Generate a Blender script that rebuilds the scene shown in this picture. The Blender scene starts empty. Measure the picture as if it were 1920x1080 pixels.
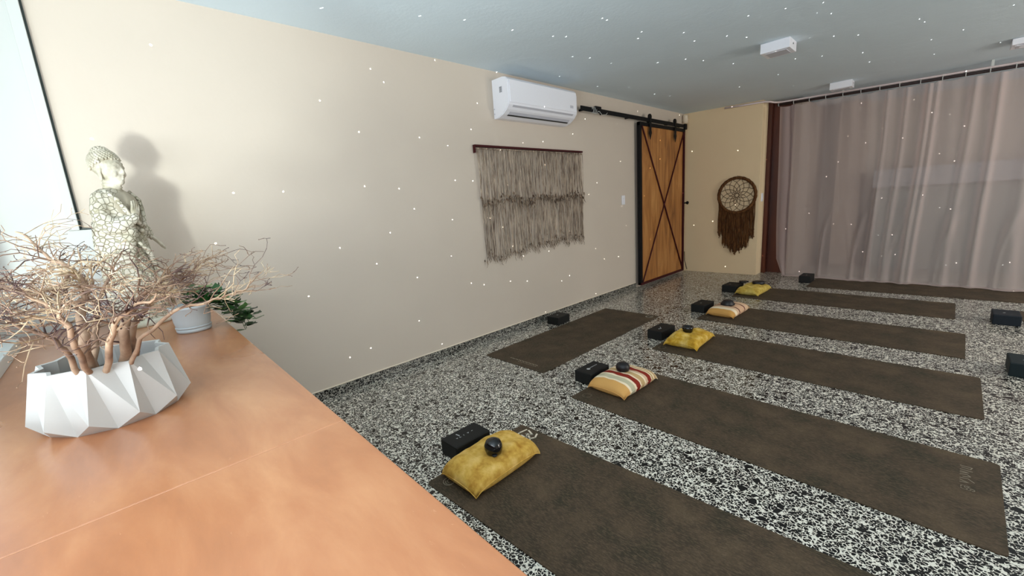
import bpy, bmesh, math, random
from mathutils import Vector, Matrix, noise
PI = math.pi
random.seed(11)
C = bpy.context.scene.collection
D = bpy.data
sc = bpy.context.scene

# ------------------------------------------------------------------ camera
YAW, PITCH, ROLL, FPX = -0.810563411, -0.196752369, -0.0700732692, 780.1356
cam_d = D.cameras.new('camera'); cam = D.objects.new('camera', cam_d); C.objects.link(cam)
fw = Vector((math.sin(YAW)*math.cos(PITCH), math.cos(YAW)*math.cos(PITCH), math.sin(PITCH)))
r0 = Vector((math.cos(YAW), -math.sin(YAW), 0)); u0 = r0.cross(fw)
rt = math.cos(ROLL)*r0 + math.sin(ROLL)*u0; up = -math.sin(ROLL)*r0 + math.cos(ROLL)*u0
CAM = Vector((2.9100, 0.0, 1.2379))
cam.matrix_world = Matrix(((rt.x, up.x, -fw.x, CAM.x), (rt.y, up.y, -fw.y, CAM.y), (rt.z, up.z, -fw.z, CAM.z), (0, 0, 0, 1)))
cam_d.sensor_width = 36; cam_d.lens = FPX/1920*36; cam_d.clip_start = .02
sc.camera = cam
# ------------------------------------------------------------------ world, lights, exposure
sc.view_settings.view_transform = 'Standard'; sc.view_settings.look = 'None'
sc.view_settings.gamma = 1; sc.view_settings.use_curve_mapping = False
sc.view_settings.exposure = 0.08
sc.cycles.use_light_tree = False
w = D.worlds.new('world'); sc.world = w; w.use_nodes = True
w.node_tree.nodes['Background'].inputs[0].default_value = (.70, .86, 1.0, 1)
w.node_tree.nodes['Background'].inputs[1].default_value = 1.1

def area(name, loc, target, sx, sy, power, col, spread=None):
    l = D.lights.new(name, 'AREA'); l.shape = 'RECTANGLE'; l.size = sx; l.size_y = sy
    l.energy = power; l.color = col
    if spread: l.spread = spread
    o = D.objects.new(name, l); C.objects.link(o); o.location = loc
    o.rotation_euler = (Vector(target)-Vector(loc)).to_track_quat('-Z', 'Z').to_euler()
    return o
# daylight through the big window behind the camera
area('window_daylight', (3.5, -.56, 1.55), (3.6, 3.0, 1.4), 3.6, 1.3, 42, (.93, .97, 1.0))
# sunlit ledge outside below the sill, throwing light up into the room
area('sunlit_ledge_bounce', (2.9, -1.4, .5), (.0, .5, 1.55), .40, .22, 72, (.90, 1.0, .97))
# pavement outside, bouncing cool light up to the ceiling
area('pavement_bounce', (3.3, -1.3, .55), (2.6, .9, 2.4), 3.6, .5, 118, (.86, .94, 1.0))
# daylight from the window further along the right wall
area('side_window_daylight', (6.15, 4.6, 1.5), (0, 4.2, 1.0), 2.4, 1.2, 85, (1.0, .92, .82))
area('back_room_daylight', (5.6, 7.6, 1.7), (1.0, 7.7, 1.0), .9, 1.2, 16, (.95, .97, 1.0))

# ------------------------------------------------------------------ helpers: materials
def mat(name, col, rough=.6, metal=0, spec=.5, **kw):
    m = D.materials.new(name); m.use_nodes = True
    b = m.node_tree.nodes['Principled BSDF']
    b.inputs['Base Color'].default_value = (*col, 1); b.inputs['Roughness'].default_value = rough
    b.inputs['Metallic'].default_value = metal; b.inputs['Specular IOR Level'].default_value = spec
    return m
def s2l(r, g, b):
    f = lambda c: (c/255/12.92) if c/255 <= .04045 else ((c/255+.055)/1.055)**2.4
    return (f(r), f(g), f(b))
class N:
    def __init__(s, m): s.m = m; s.t = m.node_tree; s.b = s.t.nodes.get('Principled BSDF')
    def n(s, typ, **kw):
        x = s.t.nodes.new(typ)
        for k, v in kw.items(): setattr(x, k, v)
        return x
    def l(s, a, b): s.t.links.new(a, b)
    def coord(s, kind='Object', scale=(1, 1, 1), rot=(0, 0, 0)):
        c = s.n('ShaderNodeTexCoord'); mp = s.n('ShaderNodeMapping')
        mp.inputs['Scale'].default_value = scale; mp.inputs['Rotation'].default_value = rot
        s.l(c.outputs[kind], mp.inputs[0]); return mp.outputs[0]
    def noise(s, vec, scale, detail=4, rough=.55, dist=0):
        x = s.n('ShaderNodeTexNoise'); x.inputs['Scale'].default_value = scale; x.inputs['Detail'].default_value = detail
        x.inputs['Roughness'].default_value = rough; x.inputs['Distortion'].default_value = dist
        s.l(vec, x.inputs['Vector']); return x.outputs['Fac']
    def ramp(s, fac, stops, interp='LINEAR'):
        x = s.n('ShaderNodeValToRGB'); x.color_ramp.interpolation = interp
        e = x.color_ramp.elements
        while len(e) < len(stops): e.new(.5)
        for el, (p, c) in zip(e, stops): el.position = p; el.color = (*c, 1)
        s.l(fac, x.inputs[0]); return x.outputs[0]
    def math(s, op, a, b=None, clamp=False):
        x = s.n('ShaderNodeMath', operation=op); x.use_clamp = clamp
        for i, v in enumerate((a, b)):
            if v is None: continue
            if isinstance(v, (int, float)): x.inputs[i].default_value = v
            else: s.l(v, x.inputs[i])
        return x.outputs[0]
    def mix(s, fac, a, b, blend='MIX'):
        x = s.n('ShaderNodeMix', data_type='RGBA', blend_type=blend)
        for sock, v in ((x.inputs[0], fac), (x.inputs[6], a), (x.inputs[7], b)):
            if isinstance(v, (int, float)): sock.default_value = v
            elif isinstance(v, tuple): sock.default_value = (*v, 1)
            else: s.l(v, sock)
        return x.outputs[2]
    def bump(s, h, strength=.3, dist=.01):
        x = s.n('ShaderNodeBump'); x.inputs['Strength'].default_value = strength; x.inputs['Distance'].default_value = dist
        s.l(h, x.inputs['Height']); s.l(x.outputs[0], s.b.inputs['Normal'])
    def col(s, c): s.l(c, s.b.inputs['Base Color'])
    def rough(s, c): s.l(c, s.b.inputs['Roughness'])

# painted plaster
def plaster(name, col, bs=.12, rough=.75):
    m = mat(name, col, rough, spec=.3); k = N(m); v = k.coord()
    n1 = k.noise(v, 1.2, 3); n2 = k.noise(v, 45, 5)
    k.col(k.mix(n1, tuple(c*.95 for c in col), tuple(min(1, c*1.05) for c in col)))
    k.bump(k.math('ADD', k.math('MULTIPLY', k.noise(v, 3.5, 4, .5, .6), 3), n2), bs, .004)
    return m
M_wall = plaster('wall_plaster', s2l(210, 197, 182))
M_far = plaster('far_wall_plaster', s2l(232, 208, 170))
M_ceil = plaster('ceiling_plaster', s2l(216, 230, 238), .35)
M_backwall = plaster('back_room_plaster', s2l(186, 176, 164))
M_white = mat('white_gloss_paint', s2l(204, 206, 202), .4)
M_cream = mat('cream_and_lit_edge', s2l(240, 226, 206), .4)  # cream of beads and clip, also the skirting's painted highlight
M_black = mat('black_metal', (.004, .004, .005), .6, spec=.2)
M_redrod = mat('dark_red_metal', s2l(66, 20, 22), .6, spec=.2)
M_plastic = mat('white_plastic', s2l(240, 240, 246), .28)
M_plastic2 = mat('grey_white_plastic', s2l(196, 196, 204), .35)
M_dark = mat('dark_slot', (.02, .02, .02), .5)
M_silver = mat('silver_metal', (.75, .73, .72), .25, 1)

def terrazzo(name, dark=0.0, darkmul=1.0):
    m = mat(name, (.6, .6, .55), .16, spec=.5); k = N(m); v = k.coord()
    def chips(scale, keep, edge, dist=.35):
        nz = k.n('ShaderNodeTexNoise'); nz.inputs['Scale'].default_value = scale*1.3; nz.inputs['Detail'].default_value = 2
        k.l(v, nz.inputs['Vector'])
        off = k.n('ShaderNodeVectorMath', operation='MULTIPLY_ADD')
        k.l(nz.outputs['Color'], off.inputs[0]); off.inputs[1].default_value = (dist/scale,)*3; k.l(v, off.inputs[2])
        a = k.n('ShaderNodeTexVoronoi', feature='F1'); a.inputs['Scale'].default_value = scale; k.l(off.outputs[0], a.inputs['Vector'])
        e = k.n('ShaderNodeTexVoronoi', feature='DISTANCE_TO_EDGE'); e.inputs['Scale'].default_value = scale; k.l(off.outputs[0], e.inputs['Vector'])
        sep = k.n('ShaderNodeSeparateColor'); k.l(a.outputs['Color'], sep.inputs[0])
        on = k.math('LESS_THAN', sep.outputs[0], keep)
        inside = k.math('GREATER_THAN', e.outputs['Distance'], k.math('ADD', k.math('MULTIPLY', sep.outputs[1], edge), .045))
        return k.math('MULTIPLY', on, inside), sep.outputs[2]
    big, bc = chips(36, .13, .10, .15); mid, mc = chips(74, .86, .10, .16); sml, smc = chips(140, .46, .12, .2); grey, gc = chips(110, .30, .05, .2)
    base = k.mix(k.noise(v, 9, 3), s2l(252, 246, 232), s2l(228, 224, 208))
    base = k.mix(k.math('MULTIPLY', grey, .40), base, s2l(160, 154, 140))
    f = k.math('MAXIMUM', k.math('MAXIMUM', big, mid), sml)
    chip = k.mix(mc, s2l(3, 3, 5), s2l(26, 25, 24))
    c = k.mix(f, base, chip)
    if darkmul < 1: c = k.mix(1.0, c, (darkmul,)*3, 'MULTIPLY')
    k.col(c)
    k.rough(k.math('MULTIPLY_ADD', k.noise(v, 6, 3), .12) if False else k.math('ADD', k.math('MULTIPLY', k.noise(v, 6, 3), .14), .12))
    return m
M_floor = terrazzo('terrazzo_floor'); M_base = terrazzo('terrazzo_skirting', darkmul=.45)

def mat_rubber():
    m = mat('mat_fabric', s2l(74, 62, 48), .75, spec=.35); k = N(m); v = k.coord()
    st = k.coord(scale=(7, 26, 7)); n1 = k.noise(v, 5, 5, .6); n2 = k.noise(st, 8, 4, .7); n3 = k.noise(v, 160, 3)
    c = k.ramp(n1, [(.34, s2l(48, 45, 30)), (.5, s2l(70, 57, 42)), (.66, s2l(92, 76, 56))])
    c = k.mix(k.ramp(n2, [(.46, (0, 0, 0)), (.68, (.85,)*3)]), c, s2l(110, 92, 72))
    c = k.mix(k.ramp(n3, [(.4, (0, 0, 0)), (.8, (.6,)*3)]), c, s2l(56, 46, 34))
    k.col(c); k.bump(k.math('ADD', n3, n2), .35, .002)
    return m
M_mat = mat_rubber()
M_matprint = mat('mat_print', s2l(150, 138, 118), .7)
M_matprint2 = mat('bright_mat_print', s2l(226, 214, 192), .6)
M_matpale = mat('faint_mat_print', s2l(104, 92, 74), .7)
def foam(name, col):
    m = mat(name, col, .62, spec=.35); k = N(m); v = k.coord(); k.bump(k.noise(v, 260, 2), .2, .001); return m
M_foam = foam('black_foam', (.007, .0075, .007)); M_foam2 = foam('dark_teal_foam', s2l(16, 26, 36))
M_print = mat('white_print', s2l(205, 208, 208), .5)
M_gloss = mat('glossy_black', (.006, .006, .007), .08, spec=.7)
M_satblack = mat('satin_black', (.008, .008, .01), .45)

def velvet(name, a, b, c):
    m = mat(name, a, .8, spec=.2); k = N(m); v = k.coord()
    n = k.noise(v, 16, 5, .6, .15); n2 = k.noise(v, 42, 3)
    cc = k.ramp(n, [(.3, c), (.5, a), (.72, b)]); k.col(k.mix(k.math('MULTIPLY', n2, .3), cc, c)); k.bump(k.noise(v, 240, 2), .25, .001)
    k.b.inputs['Sheen Weight'].default_value = .25; k.b.inputs['Sheen Tint'].default_value = (*b, 1)
    return m
M_yel1 = velvet('mustard_velvet', s2l(216, 174, 82), s2l(244, 208, 128), s2l(168, 118, 36))
M_yel2 = velvet('golden_velvet', s2l(214, 172, 60), s2l(246, 220, 140), s2l(168, 118, 22))
M_yel3 = velvet('pale_gold_velvet', s2l(214, 186, 90), s2l(234, 214, 130), s2l(160, 126, 46))
def stripes(name, stops):
    m = mat(name, (.6, .4, .2), .8, spec=.2); k = N(m); v = k.coord('Object')
    sx = k.n('ShaderNodeSeparateXYZ'); k.l(v, sx.inputs[0])
    f = k.math('ADD', k.math('MULTIPLY', sx.outputs[1], 1/.45), .5)
    c = k.ramp(f, stops, 'CONSTANT'); k.col(c); k.bump(k.noise(v, 300, 2), .3, .001)
    return m
OR, CR, SG, RD, TN, PK = s2l(222, 170, 100), s2l(250, 232, 200), s2l(204, 196, 164), s2l(146, 48, 34), s2l(204, 170, 120), s2l(226, 192, 158)
M_str1 = stripes('striped_cotton', [(0, OR), (.19, CR), (.23, SG), (.32, CR), (.36, RD), (.455, CR), (.475, PK), (.49, TN), (.57, CR), (.60, PK), (.655, RD), (.74, CR), (.76, TN), (.80, CR), (.83, TN), (.90, CR), (.95, s2l(126, 34, 34))])
M_str2 = stripes('thin_striped_cotton', [(0, s2l(214, 162, 90)), (.12, CR), (.22, PK), (.33, s2l(90, 28, 20)), (.37, s2l(224, 184, 150)), (.62, s2l(96, 32, 22)), (.66, PK), (.86, s2l(110, 60, 34)), (.89, TN)])

def wood(name, a, b, c, rough=.35, scale=(1, 12, 1), bs=.08, sc_=1):
    m = mat(name, a, rough, spec=.5); k = N(m); v = k.coord(scale=scale)
    n1 = k.noise(v, 1.4*sc_, 6, .6, 1.2); n2 = k.noise(v, 9*sc_, 4, .7, .3)
    c1 = k.ramp(n1, [(.25, c), (.5, a), (.75, b)]); k.col(k.mix(k.math('MULTIPLY', n2, .35), c1, c)); k.bump(n2, bs, .002)
    return m
def counter_mat():
    m = mat('counter_wood', s2l(200, 136, 96), .3, spec=.55); k = N(m)
    v = k.coord(scale=(1.6, 5.0, 1), rot=(0, 0, .5)); v2 = k.coord()
    n1 = k.noise(v, 1.7, 6, .6, .35); n2 = k.noise(v, 12, 5, .7, .5); n3 = k.noise(v2, 2.2, 3)
    c = k.ramp(n1, [(.28, s2l(142, 88, 56)), (.5, s2l(176, 116, 76)), (.72, s2l(202, 146, 102))])
    c = k.mix(k.math('MULTIPLY', n2, .4), c, s2l(180, 112, 74)); c = k.mix(k.math('MULTIPLY', n3, .25), c, s2l(186, 122, 72))
    w_ = k.ramp(k.noise(v, 26, 5, .75, .3), [(.66, (0, 0, 0)), (.76, (.4,)*3)]); c = k.mix(w_, c, s2l(236, 190, 150))
    k.b.inputs['Coat Weight'].default_value = .4; k.b.inputs['Coat Roughness'].default_value = .22
    k.col(c); k.rough(k.math('ADD', k.math('MULTIPLY', n3, .2), .2)); k.bump(n2, .08, .002)
    return m
M_counter = counter_mat()
M_seam = mat('seam_filler', s2l(204, 150, 112), .5)
M_door = wood('door_pine', s2l(182, 122, 62), s2l(214, 156, 90), s2l(104, 60, 24), .5, (3, 3, .45), .1, 1.9)
M_redwood = wood('dark_red_wood', s2l(96, 42, 18), s2l(120, 56, 26), s2l(60, 22, 10), .4, (3, 3, .4), .1)
M_twig = None
def barky():
    m = mat('pale_bark', s2l(196, 158, 132), .7, spec=.3); k = N(m); v = k.coord()
    k.col(k.ramp(k.noise(v, 16, 4), [(.3, s2l(96, 74, 62)), (.5, s2l(148, 120, 98)), (.7, s2l(186, 160, 134))])); k.bump(k.noise(v, 150, 3), .4, .002); return m
M_bark = barky()
M_twig = mat('twig', s2l(176, 138, 112), .7)
def twigm():
    k = N(M_twig); v = k.coord(); k.col(k.ramp(k.noise(v, 9, 3), [(.38, s2l(70, 48, 46)), (.5, s2l(136, 108, 86)), (.62, s2l(200, 178, 146))]))
twigm()
M_ceramic = mat('matt_white_ceramic', s2l(190, 190, 186), .5)
M_soil = mat('dark_soil', s2l(84, 66, 52), .9)
M_pot = mat('pale_blue_enamel', s2l(176, 180, 180), .4)
def leafm():
    m = mat('leaf_green', s2l(40, 88, 44), .45, spec=.4); k = N(m)
    oi = k.n('ShaderNodeObjectInfo'); k.col(k.ramp(oi.outputs['Random'], [(0, s2l(20, 40, 20)), (.6, s2l(44, 92, 40)), (1, s2l(120, 156, 96))])); return m
M_leaf = leafm(); M_stem = mat('stem_green', s2l(70, 90, 50), .6)
def stone():
    m = mat('weathered_stone', s2l(214, 210, 190), .8, spec=.25); k = N(m); v = k.coord()
    n = k.noise(v, 14, 5, .65); g = k.noise(v, 6, 3)
    c = k.ramp(n, [(.35, s2l(166, 158, 136)), (.6, s2l(218, 210, 194))]); c = k.mix(k.ramp(g, [(.5, (0, 0, 0)), (.7, (.5,)*3)]), c, s2l(190, 182, 148))
    k.col(c); k.bump(k.noise(v, 70, 4), .35, .003); return m
M_stone = stone()
def robe():
    m = mat('cracked_robe_stone', s2l(214, 210, 190), .8, spec=.25); k = N(m); v = k.coord()
    e = k.n('ShaderNodeTexVoronoi', feature='DISTANCE_TO_EDGE'); e.inputs['Scale'].default_value = 50
    nz = k.n('ShaderNodeTexNoise'); nz.inputs['Scale'].default_value = 30; k.l(v, nz.inputs['Vector'])
    off = k.n('ShaderNodeVectorMath', operation='MULTIPLY_ADD'); k.l(nz.outputs['Color'], off.inputs[0]); off.inputs[1].default_value = (.012,)*3; k.l(v, off.inputs[2])
    k.l(off.outputs[0], e.inputs['Vector'])
    edge = k.ramp(e.outputs['Distance'], [(.0, (.15,)*3), (.09, (1, 1, 1))])
    n = k.noise(v, 12, 4)
    c = k.ramp(n, [(.35, s2l(186, 178, 156)), (.65, s2l(218, 211, 196))]); c = k.mix(k.math('SUBTRACT', 1.0, edge), c, s2l(156, 147, 118))
    k.col(c); k.bump(edge, .8, .006); return m
M_robe = robe()
M_stonedark = mat('smooth_taupe_stone', s2l(168, 158, 138), .7)
def yarnm(name, a, b):
    m = mat(name, a, .9, spec=.15); k = N(m); v = k.coord(scale=(1, 1, .12))
    k.col(k.ramp(k.noise(v, 70, 4, .7), [(.42, b), (.60, a)])); return m
M_yarn = yarnm('taupe_yarn', s2l(204, 184, 162), s2l(112, 94, 82))
M_yarnd = yarnm('taupe_yarn_knots', s2l(170, 148, 126), s2l(74, 58, 48))
M_dc = yarnm('brown_cord', s2l(112, 76, 44), s2l(72, 44, 24))
M_dcw = mat('thin_brown_cord', s2l(106, 82, 58), .8)

def sheer():
    m = D.materials.new('sheer_pink_voile'); m.use_nodes = True; t = m.node_tree; t.nodes.clear()
    o = t.nodes.new('ShaderNodeOutputMaterial'); d = t.nodes.new('ShaderNodeBsdfDiffuse'); tl = t.nodes.new('ShaderNodeBsdfTranslucent'); tr = t.nodes.new('ShaderNodeBsdfTransparent')
    d.inputs[0].default_value = (*s2l(226, 208, 204), 1); tl.inputs[0].default_value = (*s2l(226, 206, 202), 1)
    a = t.nodes.new('ShaderNodeMixShader'); a.inputs[0].default_value = .35; b = t.nodes.new('ShaderNodeMixShader')
    lw = t.nodes.new('ShaderNodeLayerWeight'); lw.inputs[0].default_value = .35
    mr = t.nodes.new('ShaderNodeMapRange'); mr.inputs[1].default_value = 0; mr.inputs[2].default_value = .8; mr.inputs[3].default_value = .42; mr.inputs[4].default_value = .97
    t.links.new(lw.outputs['Facing'], mr.inputs[0]); t.links.new(mr.outputs[0], b.inputs[0])
    t.links.new(d.outputs[0], a.inputs[1]); t.links.new(tl.outputs[0], a.inputs[2]); t.links.new(tr.outputs[0], b.inputs[1]); t.links.new(a.outputs[0], b.inputs[2]); t.links.new(b.outputs[0], o.inputs[0])
    return m
M_sheer = sheer()

# ------------------------------------------------------------------ helpers: geometry
def obj(name, bm, m, parent=None, smooth=False, loc=None):
    me = D.meshes.new(name); bm.normal_update(); bm.to_mesh(me); bm.free()
    if smooth:
        for p in me.polygons: p.use_smooth = True
    if m: me.materials.append(m)
    o = D.objects.new(name, me); C.objects.link(o)
    if parent: o.parent = parent
    if loc: o.location = loc
    return o
def tag(o, label, cat, group=None, kind=None):
    if label: o['label'] = label
    if cat: o['category'] = cat
    if group: o['group'] = group
    if kind: o['kind'] = kind
    return o
def thing(name, label, cat, loc=(0, 0, 0), rz=0, group=None):
    o = D.objects.new(name, None); o.empty_display_size = .05; C.objects.link(o); o.location = loc; o.rotation_euler = (0, 0, rz)
    return tag(o, label, cat, group)
def struct(name, bm, m, label=None, parent=None, smooth=False):
    o = obj(name, bm, m, parent, smooth)
    if not parent: o['kind'] = 'structure'; o['category'] = name.split('_')[0]; o['label'] = label or name
    return o
def B(): return bmesh.new()
def box(bm, x0, x1, y0, y1, z0, z1, bev=0, M=None):
    r = bmesh.ops.create_cube(bm, size=1); vs = r['verts']
    for v in vs: v.co = Vector(((x0+x1)/2+v.co.x*(x1-x0), (y0+y1)/2+v.co.y*(y1-y0), (z0+z1)/2+v.co.z*(z1-z0)))
    if bev:
        es = list({e for v in vs for e in v.link_edges})
        g = bmesh.ops.bevel(bm, geom=es, offset=bev, segments=2, affect='EDGES', profile=.6); vs = list({v for f in g['faces'] for v in f.verts} | {v for v in vs if v.is_valid})
    if M:
        for v in vs: v.co = M @ v.co
    return bm
def tube(bm, pts, rad, seg=6, cap=True):
    pts = [Vector(p) for p in pts]; n = len(pts)
    rs = rad if isinstance(rad, (list, tuple)) else [rad]*n
    prev = None; rings = []
    for i, p in enumerate(pts):
        t = (pts[min(i+1, n-1)]-pts[max(i-1, 0)])
        if t.length < 1e-9: t = Vector((0, 0, 1))
        t.normalize()
        if prev is None:
            a = Vector((0, 0, 1)) if abs(t.z) < .9 else Vector((1, 0, 0)); u = t.cross(a).normalized()
        else:
            u = prev-t*prev.dot(t); u = u.normalized() if u.length > 1e-6 else t.orthogonal().normalized()
        prev = u; v = t.cross(u)
        rings.append([bm.verts.new(p+(u*math.cos(2*PI*k/seg)+v*math.sin(2*PI*k/seg))*rs[i]) for k in range(seg)])
    for a, b in zip(rings, rings[1:]):
        for k in range(seg): bm.faces.new((a[k], a[(k+1) % seg], b[(k+1) % seg], b[k]))
    if cap: bm.faces.new(rings[0][::-1]); bm.faces.new(rings[-1])
    return bm
def lathe(bm, prof, seg=32, c=(0, 0, 0), sx=1, sy=1):
    rings = []
    for r, z in prof:
        rings.append([bm.verts.new((c[0]+sx*r*math.cos(2*PI*k/seg), c[1]+sy*r*math.sin(2*PI*k/seg), c[2]+z)) for k in range(seg)] if r > 1e-6 else [bm.verts.new((c[0], c[1], c[2]+z))])
    for a, b in zip(rings, rings[1:]):
        for k in range(seg):
            if len(a) == 1 and len(b) == 1: continue
            if len(a) == 1: bm.faces.new((a[0], b[(k+1) % seg], b[k]))
            elif len(b) == 1: bm.faces.new((a[k], a[(k+1) % seg], b[0]))
            else: bm.faces.new((a[k], a[(k+1) % seg], b[(k+1) % seg], b[k]))
    return bm
def ball(bm, c, r, sub=2, scale=(1, 1, 1), rot=None):
    g = bmesh.ops.create_icosphere(bm, subdivisions=sub, radius=1)
    for v in g['verts']:
        p = Vector((v.co.x*scale[0]*r, v.co.y*scale[1]*r, v.co.z*scale[2]*r))
        if rot: p = rot @ p
        v.co = p+Vector(c)
    return bm
def prism(bm, outline, z0, z1):
    a = [bm.verts.new((x, y, z0)) for x, y in outline]; b = [bm.verts.new((x, y, z1)) for x, y in outline]; n = len(a)
    bm.faces.new(a[::-1]); bm.faces.new(b)
    for i in range(n): bm.faces.new((a[i], a[(i+1) % n], b[(i+1) % n], b[i]))
    return bm
def copy_tree(o, parent=None):
    c = o.copy(); C.objects.link(c)
    if parent: c.parent = parent
    for ch in list(o.children): copy_tree(ch, c)
    return c
def at(u, v, dep):           # a point seen at that pixel, that far along the view axis
    return CAM + fw*dep + rt*((u-960)/FPX*dep) - up*((v-540)/FPX*dep)

# ------------------------------------------------------------------ room shell
XR, YB = 6.3, 8.6
def ceil_z(x): return 2.405-.022*x
struct('floor', box(B(), -.3, XR+.2, -.6, YB+.2, -.15, 0), M_floor, 'black and white speckled terrazzo floor')
bm = B()
box(bm, -.3, XR+.2, -1.0, YB+.2, 0, .2)
for v in bm.verts: v.co.z += ceil_z(v.co.x)
struct('ceiling', bm, M_ceil, 'pale blue-white plastered ceiling')
struct('wall_left', box(B(), -.25, 0, -.6, YB+.2, 0, 2.6), M_wall, 'long beige plastered wall with the air conditioner')
struct('wall_right', box(box(box(box(B(), XR, XR+.2, -.6, 3.4, 0, 2.5), XR, XR+.2, 5.8, YB, 0, 2.5), XR, XR+.2, 3.4, 5.8, 0, .9), XR, XR+.2, 3.4, 5.8, 2.1, 2.5), M_wall, 'right wall outside the frame')
struct('wall_front', box(box(box(box(B(), -.25, XR, -.55, -.45, 0, .80), -.25, XR, -.55, -.45, 2.2, 2.6), -.25, .35, -.55, -.45, .80, 2.2), 5.4, XR, -.55, -.45, .8, 2.2), M_wall, 'window wall behind the camera')
struct('wall_end', box(B(), -.25, XR, YB-.2, YB, 0, 2.5), M_backwall, 'back wall seen dimly through the sheer curtain')
t = struct('wall_back', box(B(), 0, 1.07, 6.62, 6.86, 0, 2.6, .004), M_far, 'narrow cream wall beside the barn door')
# window behind the camera: sill, frame
wn = D.objects.new('window_1', None); C.objects.link(wn); wn['kind'] = 'structure'; wn['category'] = 'window'; wn['label'] = 'wide window behind the counter at the left edge'
obj('sill', box(B(), .33, 5.42, -.56, -.325, .80, .845, .004), M_white, wn)
for x in (.35, 2.0, 3.7, 5.36): obj('mullion', box(B(), x, x+.045, -.53, -.48, .845, 2.2), M_white, wn)
obj('head_rail', box(B(), .35, 5.4, -.53, -.48, 2.15, 2.2), M_white, wn)
# white panel on the long wall beside the window, with its raised edge
struct('trim_1', box(box(B(), .0, .018, -.45, -.115, .80, 2.45), .0, .018, -.118, .10, .80, 1.262, .003), M_white, 'white lining panel on the long wall behind the statue')
struct('trim_2', box(B(), .0, .034, -.118, -.078, 1.262, 2.45, .004), M_white, 'raised white edge strip at the far left')
struct('trim_3', box(box(B(), .0, .006, -.078, -.070, 1.262, 2.45), 0, .02, -.075, .10, 1.262, 1.268), mat('painted_gap_shade', s2l(70, 80, 78), .8), 'thin dark strip painted as the shadow line beside the white edge strip')  # solid dark strips, shade of the panel edge put into their colour
# skirting
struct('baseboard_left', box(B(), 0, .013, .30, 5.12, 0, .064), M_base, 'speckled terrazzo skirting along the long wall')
struct('trim_4', box(B(), 0, .009, .30, 5.12, .064, .073, .003), M_cream, 'pale strip painted as the lit top edge of the skirting')  # cream colour stands in for light caught on the skirting's top edge
# reddish timber door behind the narrow wall
dn = D.objects.new('door_2', None); C.objects.link(dn); dn['kind'] = 'structure'; dn['category'] = 'door'; dn['label'] = 'dark red timber door frame between narrow wall and curtain'
obj('jamb', box(B(), 1.04, 1.115, 6.875, 6.95, 0, 2.38), M_redwood, dn)
obj('door_leaf', box(B(), 1.115, 1.37, 6.96, 7.0, 0, 2.38), M_redwood, dn)
# back room: a pale half wall / panel seen through the curtain
struct('wall_partition', box(box(B(), 1.70, 2.0, 8.0, 8.4, 0, 2.36), 1.37, 1.45, 6.9, 8.4, 0, 2.36), mat('dim_beige_paint', s2l(176, 160, 146), .8), 'beige pier behind the curtain')
rm = thing('reception_counter', 'pale grey counter front standing dimly behind the sheer curtain', 'counter', (2.9, 8.0, 0))
obj('body', box(B(), -.7, 1.2, -.2, .3, 0, 1.12, .004), mat('pale_grey_laminate', s2l(150, 156, 152), .5), rm)
obj('worktop', box(B(), -.74, 1.24, -.25, .35, 1.12, 1.36, .006), mat('pale_worktop', s2l(172, 174, 176), .5), rm)

# ------------------------------------------------------------------ counter in the foreground
EY = lambda x: .344-.0213*x
ct = thing('wooden_counter', 'wide orange-brown wooden counter top in the left foreground', 'counter', (0, 0, 0))
def panel(x0, x1, y0=None):
    bm = B(); g = .0012
    prism(bm, [(x0+g, -.44), (x1-g, -.44), (x1-g, EY(x1)), (x0+g, EY(x0))], .76, .80)
    bmesh.ops.bevel(bm, geom=[e for e in bm.edges if all(v.co.z > .79 for v in e.verts)], offset=.0015, segments=1, affect='EDGES')
    return bm
p1 = obj('panel', panel(.003, 2.026), M_counter, ct); p2 = obj('panel', panel(2.026, 3.9), M_counter, ct)
p3 = obj('panel', panel(3.9, 5.4), M_counter, ct)
bm = B(); prism(bm, [(2.0252, -.44), (2.0268, -.44), (2.0268, .298), (2.0252, .298)], .785, .7995); obj('seam', bm, M_seam, ct)
for x in (.15, 2.1, 3.9, 5.1): obj('leg', box(B(), x, x+.06, -.40, -.34, 0, .76, .003), M_counter, ct)
for x in (.15, 2.1, 3.9, 5.1): obj('leg', box(B(), x, x+.06, .10, .16, 0, .76, .003), M_counter, ct)
obj('apron', box(B(), .15, 5.16, .12, .145, .68, .76), M_counter, ct)

# ------------------------------------------------------------------ yoga mats
MW, ML = .650, 1.820
def rounded(L, W, r, seg=5):
    o = []
    for cx, cy, a0 in ((L-r, r, -PI/2), (L-r, W-r, 0), (r, W-r, PI/2), (r, r, PI)):
        for k in range(seg+1): a = a0+k*PI/2/seg; o.append((cx+r*math.cos(a), cy+r*math.sin(a)))
    return o
def stroke(bm, pts, w_, z=.0056):
    for (x0, y0), (x1, y1) in zip(pts, pts[1:]):
        d = Vector((x1-x0, y1-y0)); L = d.length
        if L < 1e-6: continue
        d /= L; n = Vector((-d.y, d.x))*w_/2; e = d*w_*.3
        vs = [bm.verts.new((p.x, p.y, z)) for p in (Vector((x0, y0))-n-e, Vector((x1, y1))-n+e, Vector((x1, y1))+n+e, Vector((x0, y0))+n-e)]
        bm.faces.new(vs)
def arc(cx, cy, r, a0, a1, n=14): return [(cx+r*math.cos(a0+(a1-a0)*k/n), cy+r*math.sin(a0+(a1-a0)*k/n)) for k in range(n+1)]
def mat_at(x, y, th, label, L=ML):
    bm = B(); prism(bm, rounded(L, MW, .016), 0, .005)
    m = thing('yoga_mat', label, 'mat', (x, y, 0), th, 'brown yoga mats')
    o = obj('mat_sheet', bm, M_mat, m)
    return m
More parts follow.
